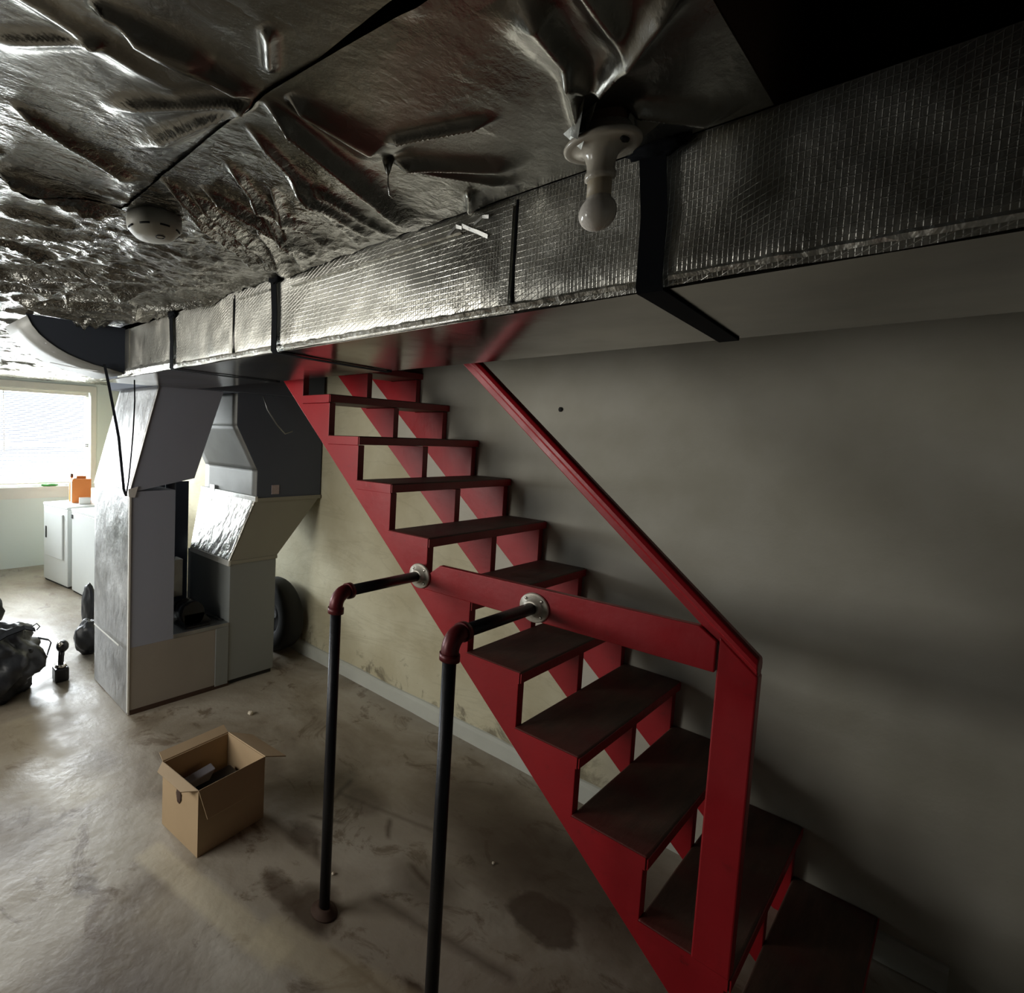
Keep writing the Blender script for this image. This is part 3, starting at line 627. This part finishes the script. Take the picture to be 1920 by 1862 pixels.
# ------------------------------------------------------------------ cardboard box
cb = thing('cardboard_box', 'open brown cardboard box with folded flaps on the concrete floor', 'box', (-1.52, 1.15, 0))
A = Vector((-1.690, 1.020, 0)); B = Vector((-1.335, 1.055, 0)); Dv = Vector((-1.722, 1.285, 0)); Cc = B + Dv - A; Hb = .285; th = .004
def wallq(p, q, z0, z1, t=th):
    n_ = (q - p).cross(Vector((0, 0, 1))).normalized() * t
    return MB().hexa([p + Vector((0, 0, z0)), q + Vector((0, 0, z0)), q - n_ + Vector((0, 0, z0)), p - n_ + Vector((0, 0, z0))], [p + Vector((0, 0, z1)), q + Vector((0, 0, z1)), q - n_ + Vector((0, 0, z1)), p - n_ + Vector((0, 0, z1))])
for p, q in ((A, B), (B, Cc), (Cc, Dv), (Dv, A)): wallq(p, q, 0, Hb).build('side', M['card'], cb)
MB().hexa([A + Vector((.004, .004, .001)), B + Vector((-.004, .004, .001)), Cc + Vector((-.004, -.004, .001)), Dv + Vector((.004, -.004, .001))], [A + Vector((.004, .004, .005)), B + Vector((-.004, .004, .005)), Cc + Vector((-.004, -.004, .005)), Dv + Vector((.004, -.004, .005))]).build('bottom', M['cardin'], cb)
def flap(p, q, out, drop, inset, nm='flap'):
    p = p + Vector((0, 0, Hb)); q = q + Vector((0, 0, Hb)); d = (q - p).normalized()
    o_ = Vector(out) + Vector((0, 0, drop)); p2 = p + o_ + d * inset; q2 = q + o_ - d * inset; t = Vector((0, 0, .004)) + Vector(out).normalized() * .002
    MB().hexa([p, q, q2, p2], [p + t, q + t, q2 + t, p2 + t]).build(nm, M['card'], cb)
flap(A, B, (.004, -.020, 0), -.125, .03)                 # front flap folded down
flap(Cc, Dv, (0.006, .05, 0), .012, .0)                  # back rim flap lying out
flap(B, Cc, (.13, .0, 0), -.05, .012)                    # right flap out
flap(Dv, A, (-.05, .0, 0), -.008, .045)                  # left flap short
bk = MB(); bk.hexa([(-1.66, 1.06, .05), (-1.40, 1.08, .05), (-1.42, 1.26, .05), (-1.68, 1.24, .05)], [(-1.66, 1.06, .14), (-1.37, 1.08, .15), (-1.39, 1.26, .17), (-1.68, 1.24, .16)])
tag(bk.build('dark_parcel', M['blkplast'], bevel=.01), 'dark plastic wrapped parcel lying inside the cardboard box', 'parcel')
tag(MB().hexa([(-1.665, 1.20, .165), (-1.53, 1.212, .165), (-1.50, 1.25, .15), (-1.665, 1.235, .15)], [(-1.665, 1.19, .20), (-1.50, 1.205, .215), (-1.50, 1.25, .22), (-1.665, 1.235, .205)]).build('folded_paper', plain('grey_plastic', (120, 118, 124), .3), bevel=.004), 'grey shiny wrapped item on top of the dark parcel in the box', 'parcel')
MB().blob((-1.708, 1.16, .20), (.002, .022, .030), .5, 3, 10, 2).build('scuff', M['rust'], cb)

# ------------------------------------------------------------------ ceiling fixtures
ZL = 2.196; LP = Vector((-1.829, -.441, 0))
lp = thing('lampholder', 'white porcelain ceiling lampholder with an unlit round bulb beside the black strap', 'lamp', (LP.x, LP.y, 2.23))
K = .78
def sk(p): return [(a * K, b * K) for a, b in p]
lathe(sk([(.048, .030), (.054, .012), (.066, .006), (.0685, .001), (.067, -.004), (.063, -.0055), (.056, -.0045), (.046, -.006), (.036, -.011), (.029, -.020), (.0250, -.034), (.0240, -.050), (.0272, -.053), (.0272, -.063), (.022, -.067)]), (LP.x, LP.y, ZL), 'Z', 48).build('porcelain_base', M['porc'], lp)
lathe(sk([(.018, -.060), (.0215, -.066), (.0215, -.098)]), (LP.x, LP.y, ZL), 'Z', 32).build('socket_sleeve', M['sleeve'], lp)
pr = sk([(.0210, -.096)] + [(.0335 * math.sin(a), -.128 - .0345 * math.cos(a)) for a in [math.pi - .75 - i * (math.pi - .76) / 14 for i in range(15)]])
lathe(pr, (LP.x, LP.y, ZL), 'Z', 40).build('bulb', M['bulb'], lp)
MB().blob((LP.x - .006, LP.y - .034, ZL - .0052), (.011, .005, .003), .3, 3, 8, 3).build('dark_mark', M['slot'], lp)
MB().sweep([(LP.x, LP.y, ZL + .01), (LP.x, LP.y, 2.27)], .038, 20).build('junction_box', M['joist'], lp)

sd = thing('smoke_detector', 'round white smoke detector fixed to the foil ceiling above the furnace', 'smoke detector', (-2.13, .46, 2.23))
SDc = (-2.19, .385, 2.208)
lathe([(.062, .03), (.063, .004), (.061, -.008), (.056, -.013), (.043, -.025), (.020, -.029), (.001, -.029)], SDc, 'Z', 48).build('housing', M['plast'], sd)
for a in range(8):
    an = a * math.pi / 4
    p = [(SDc[0] + .0575 * math.cos(an + d), SDc[1] + .0575 * math.sin(an + d), SDc[2] - .0118) for d in (-.2, -.1, 0, .1, .2)]
    MB().sweep(p, .0022, 6).build('vent_slot', M['slot'], sd)
MB().sweep([(SDc[0] + .004 + .010 * math.cos(i * .524), SDc[1] - .024 + .010 * math.sin(i * .524), SDc[2] - .0288) for i in range(13)], .0012, 6).build('test_button', M['slot'], sd)
hk = thing('hanging_wire', 'short bent wire hook hanging from a pinch in the ceiling foil', 'wire', (-1.985, -.145, 2.23))
MB().sweep([(-1.985, -.145, 2.225), (-1.983, -.145, 2.19), (-1.980, -.147, 2.172), (-1.974, -.150, 2.168), (-1.970, -.152, 2.173)], .0012, 8).build('wire', M['steel'], hk)
MB().sweep([(-1.985, -.145, 2.232), (-1.984, -.145, 2.205)], [.011, .002], 10).build('foil_pinch', M['foil'], hk)
tag(MB().blob((-.006, .472, 1.906), (.006, .009, .010), .4, 3, 10, 2).build('wall_hook', M['slot']), 'tiny dark nail head in the pale wall right of the handrail', 'nail')
for (x, y, r, lb) in ((-.881, 1.837, .018, 'small tan crumb of debris on the floor beyond the box'), (-1.295, .629, .007, 'tiny white chip on the floor beside the pipe foot'), (-.723, .278, .007, 'tiny white chip on the floor under the stairs'), (-1.02, 1.55, .006, 'tiny white speck on the floor behind the cardboard box')):
    tag(MB().blob((x, y, r * .6), (r, r * .8, r * .6), .4, 3, 10, x).build('debris_chip', M['debris']), lb, 'debris')

# ------------------------------------------------------------------ foil ceiling lining
def zc(y): return 2.232 + .012 * np.maximum(0, y - .5)
MINW = .0075
def seg_fold(X, Y, ax, ay, bx, by, amp, w0, w1, skew=.4):
    w0 = max(w0 * .8, MINW); w1 = max(w1 * .8, MINW)
    L = math.hypot(bx - ax, by - ay); ux, uy = (bx - ax) / L, (by - ay) / L
    t = ((X - ax) * ux + (Y - ay) * uy) / L; d = (X - ax) * uy - (Y - ay) * ux
    w = w0 + (w1 - w0) * np.clip(t, 0, 1); env = np.clip(t * 8 + .3, 0, 1) * np.clip((1.08 - t) * 4, 0, 1)
    q = d / w; pr_ = np.where(q < 0, np.exp(-np.abs(q) ** 1.5 * (1 + skew)), np.exp(-np.abs(q) ** 1.5 * (1 - skew * .5)))
    return -amp * 1.5 * env * pr_
FOLDS = [  # measured folds: from, to, depth, width start/end
 (-2.241, -.139, -1.717, .018, .022, .010, .030), (-2.226, -.172, -2.008, -.155, .014, .012, .040), (-2.504, -.150, -2.358, -.155, .010, .006, .018), (-2.469, -.142, -2.267, -.136, .014, .008, .016),
 (-2.329, -.256, -2.281, -.194, .008, .005, .006), (-2.265, -.126, -2.335, .103, .012, .008, .026), (-2.265, -.126, -2.42, .03, .010, .008, .026), (-2.241, .207, -1.715, .522, .018, .008, .020), (-2.185, .211, -1.74, .48, .016, .010, .018), (-2.173, .177, -1.72, .32, .018, .010, .022),
 (-2.10, .14, -1.72, .25, .012, .008, .02), (-2.084, .019, -1.747, .116, .016, .010, .024), (-2.018, .018, -1.70, .09, .010, .006, .014), (-1.97, -.156, -1.80, -.285, .012, .008, .030), (-1.97, -.15, -1.747, -.244, .010, .006, .016),
 (-2.19, .06, -1.72, .40, .010, .006, .014), (-2.22, -.06, -1.71, .19, .010, .008, .014), (-2.08, .08, -1.71, .44, .008, .006, .012), (-2.00, .25, -1.70, .52, .010, .006, .014), (-2.12, .33, -1.76, .56, .010, .006, .014), (-2.037, -.194, -1.96, -.334, .010, .008, .012), (-1.92, -.466, -2.032, -.60, .016, .006, .02), (-1.932, -.464, -2.142, -.482, .014, .006, .03), (-2.009, -.467, -1.852, -.414, .014, .005, .010), (-2.507, .39, -2.272, .432, .020, .014, .006),
 (-2.474, .579, -2.29, .56, .010, .008, .010), (-1.777, -.171, -1.70, -.12, .012, .006, .016), (-1.846, -.483, -1.72, -.56, .014, .008, .03), (-2.26, 1.55, -1.75, 1.40, .016, .006, .020), (-2.26, 1.55, -1.80, 1.72, .014, .006, .02), (-2.27, 1.2, -1.9, 1.0, .012, .006, .016),
 (-2.27, 1.2, -2.6, 1.05, .012, .006, .016), (-2.27, .9, -2.7, .75, .012, .006, .016), (-2.27, 1.62, -2.8, 1.55, .016, .006, .016)]
def foil_z(X, Y):
    Z = zc(Y) + 0 * X
    for f in FOLDS: Z = Z + seg_fold(X, Y, *f)
    rng = np.random.default_rng(11)
    # staples along joist lines, with folds fanning out between them
    for k in range(46):
        sx = -2.9 + rng.random() * 1.2; sy = .5 + rng.random() * 5.4
        for q in range(3):
            a = rng.random() * 6.28; L = .2 + .5 * rng.random()
            Z = Z + seg_fold(X, Y, sx, sy, sx + L * math.cos(a) * .7, sy + L * math.sin(a), .006 + .012 * rng.random(), .008, .03)
    for k in range(40):
        sx = -2.35 - rng.random() * 1.6; sy = -.6 + rng.random() * 2.6
        a = rng.normal(0, .5) + (math.pi if rng.random() < .5 else 0); L = .15 + .4 * rng.random()
        Z = Z + seg_fold(X, Y, sx, sy, sx + L * math.cos(a), sy + L * math.sin(a) * .7, .004 + .009 * rng.random(), .006, .022)
    return Z
def nz(X, Y, s, seed):   # cheap value noise
    rng = np.random.default_rng(seed); G = rng.random((256, 256)); x = X * s + 500; y = Y * s + 500
    xi = np.floor(x).astype(int); yi = np.floor(y).astype(int); fx = x - xi; fy = y - yi; fx = fx * fx * (3 - 2 * fx); fy = fy * fy * (3 - 2 * fy)
    g = lambda a, b: G[a % 256, b % 256]
    return (g(xi, yi) * (1 - fx) + g(xi + 1, yi) * fx) * (1 - fy) + (g(xi, yi + 1) * (1 - fx) + g(xi + 1, yi + 1) * fx) * fy
def foil_sheet(x0, x1, y0, y1, res, dz, label, edge=None, seed=0):
    nx = int((x1 - x0) / res) + 1; ny = int((y1 - y0) / res) + 1
    xs = np.linspace(x0, x1, nx) if x0 > -4 or y1 > 3 else np.concatenate([np.linspace(x0, -3.1, 60)[:-1], np.linspace(-3.1, x1, int((x1 + 3.1) / res))]); nx = len(xs); ys = np.linspace(y0, y1, ny); X, Y = np.meshgrid(xs, ys, indexing='ij')
    if edge: X, Y = edge(X, Y)
    Z = foil_z(X, Y) + dz
    w = nz(X, Y, 3, 1); wx = X + .08 * (w - .5); wy = Y + .08 * (nz(X, Y, 3, 2) - .5)
    crumple = np.clip((Y + X * .3 + .75) * 1.1, .06, 1) * (1 - .7 * np.clip((Y - 1.15) * 2, 0, 1) * np.clip((2.6 - Y) * 2, 0, 1))
    for s, a in ((4, .010), (9, .012), (19, .009), (41, .0035)):
        Z = Z + a * crumple * (np.abs(nz(wx + .05 * s, wy * 1.7, s, int(s) + seed) * 2 - 1) - .5)
    V = np.stack([X, Y, Z], -1).reshape(-1, 3)
    I = np.arange(nx * ny).reshape(nx, ny); F = np.stack([I[:-1, :-1], I[:-1, 1:], I[1:, 1:], I[1:, :-1]], -1).reshape(-1, 4)
    me = bpy.data.meshes.new('foil_sheet'); me.vertices.add(len(V)); me.vertices.foreach_set('co', V.ravel()); me.loops.add(F.size); me.loops.foreach_set('vertex_index', F.ravel().astype(np.int32))
    me.polygons.add(len(F)); me.polygons.foreach_set('loop_start', np.arange(0, F.size, 4, dtype=np.int32)); me.polygons.foreach_set('use_smooth', np.ones(len(F), bool))
    me.update(calc_edges=True); me.materials.append(M['foil']); o = bpy.data.objects.new('foil_sheet', me); C.objects.link(o)
    return tag(o, label, 'foil', 'foil insulation sheets lining the ceiling')
def e_right(X, Y):
    # front edge slants with the bare joists; left edge overlaps the seam
    t = np.clip((Y + .13) / -.40, 0, 1)
    return X + np.where(X < -2.15, t * .060, 0) * np.clip((-2.15 - X) * 10, 0, 1), Y
foil_sheet(-2.262, -1.695, -.615, 1.60, .0036, 0, 'crinkled silver ceiling foil between the seam and the foil duct', e_right)
foil_sheet(-4.28, -2.245, -1.3, .425, .0050, .004, 'crinkled silver ceiling foil left of the seam, nearest the camera', seed=3)
foil_sheet(-4.28, -2.250, .40, 2.2, .0065, -.002, 'crinkled silver ceiling foil left of the seam beyond the cross fold', seed=7)
foil_sheet(-4.28, -.02, 1.9 + .30, 6.34, .016, .008, 'brightly lit silver ceiling foil over the laundry end of the basement', seed=9)
foil_sheet(-2.262, -1.695, 1.58, 2.22, .009, .004, 'strip of ceiling foil above the rounded duct branch', seed=10)
# torn flaps around the lampholder
tf = MB(); tf.open = True
def tri(pts): tf.add(pts, [tuple(range(len(pts)))])
tri([(-1.905, -.463, 2.222), (-1.870, -.40, 2.215), (-1.862, -.425, 2.185)]); tri([(-1.845, -.485, 2.226), (-1.79, -.515, 2.224), (-1.785, -.475, 2.205), (-1.815, -.462, 2.200)])
tri([(-1.925, -.455, 2.224), (-1.865, -.405, 2.214), (-1.885, -.43, 2.190)])
tfo = tf.build('torn_foil', M['foil']); tag(tfo, 'torn foil flaps sticking out around the porcelain lampholder', 'foil')
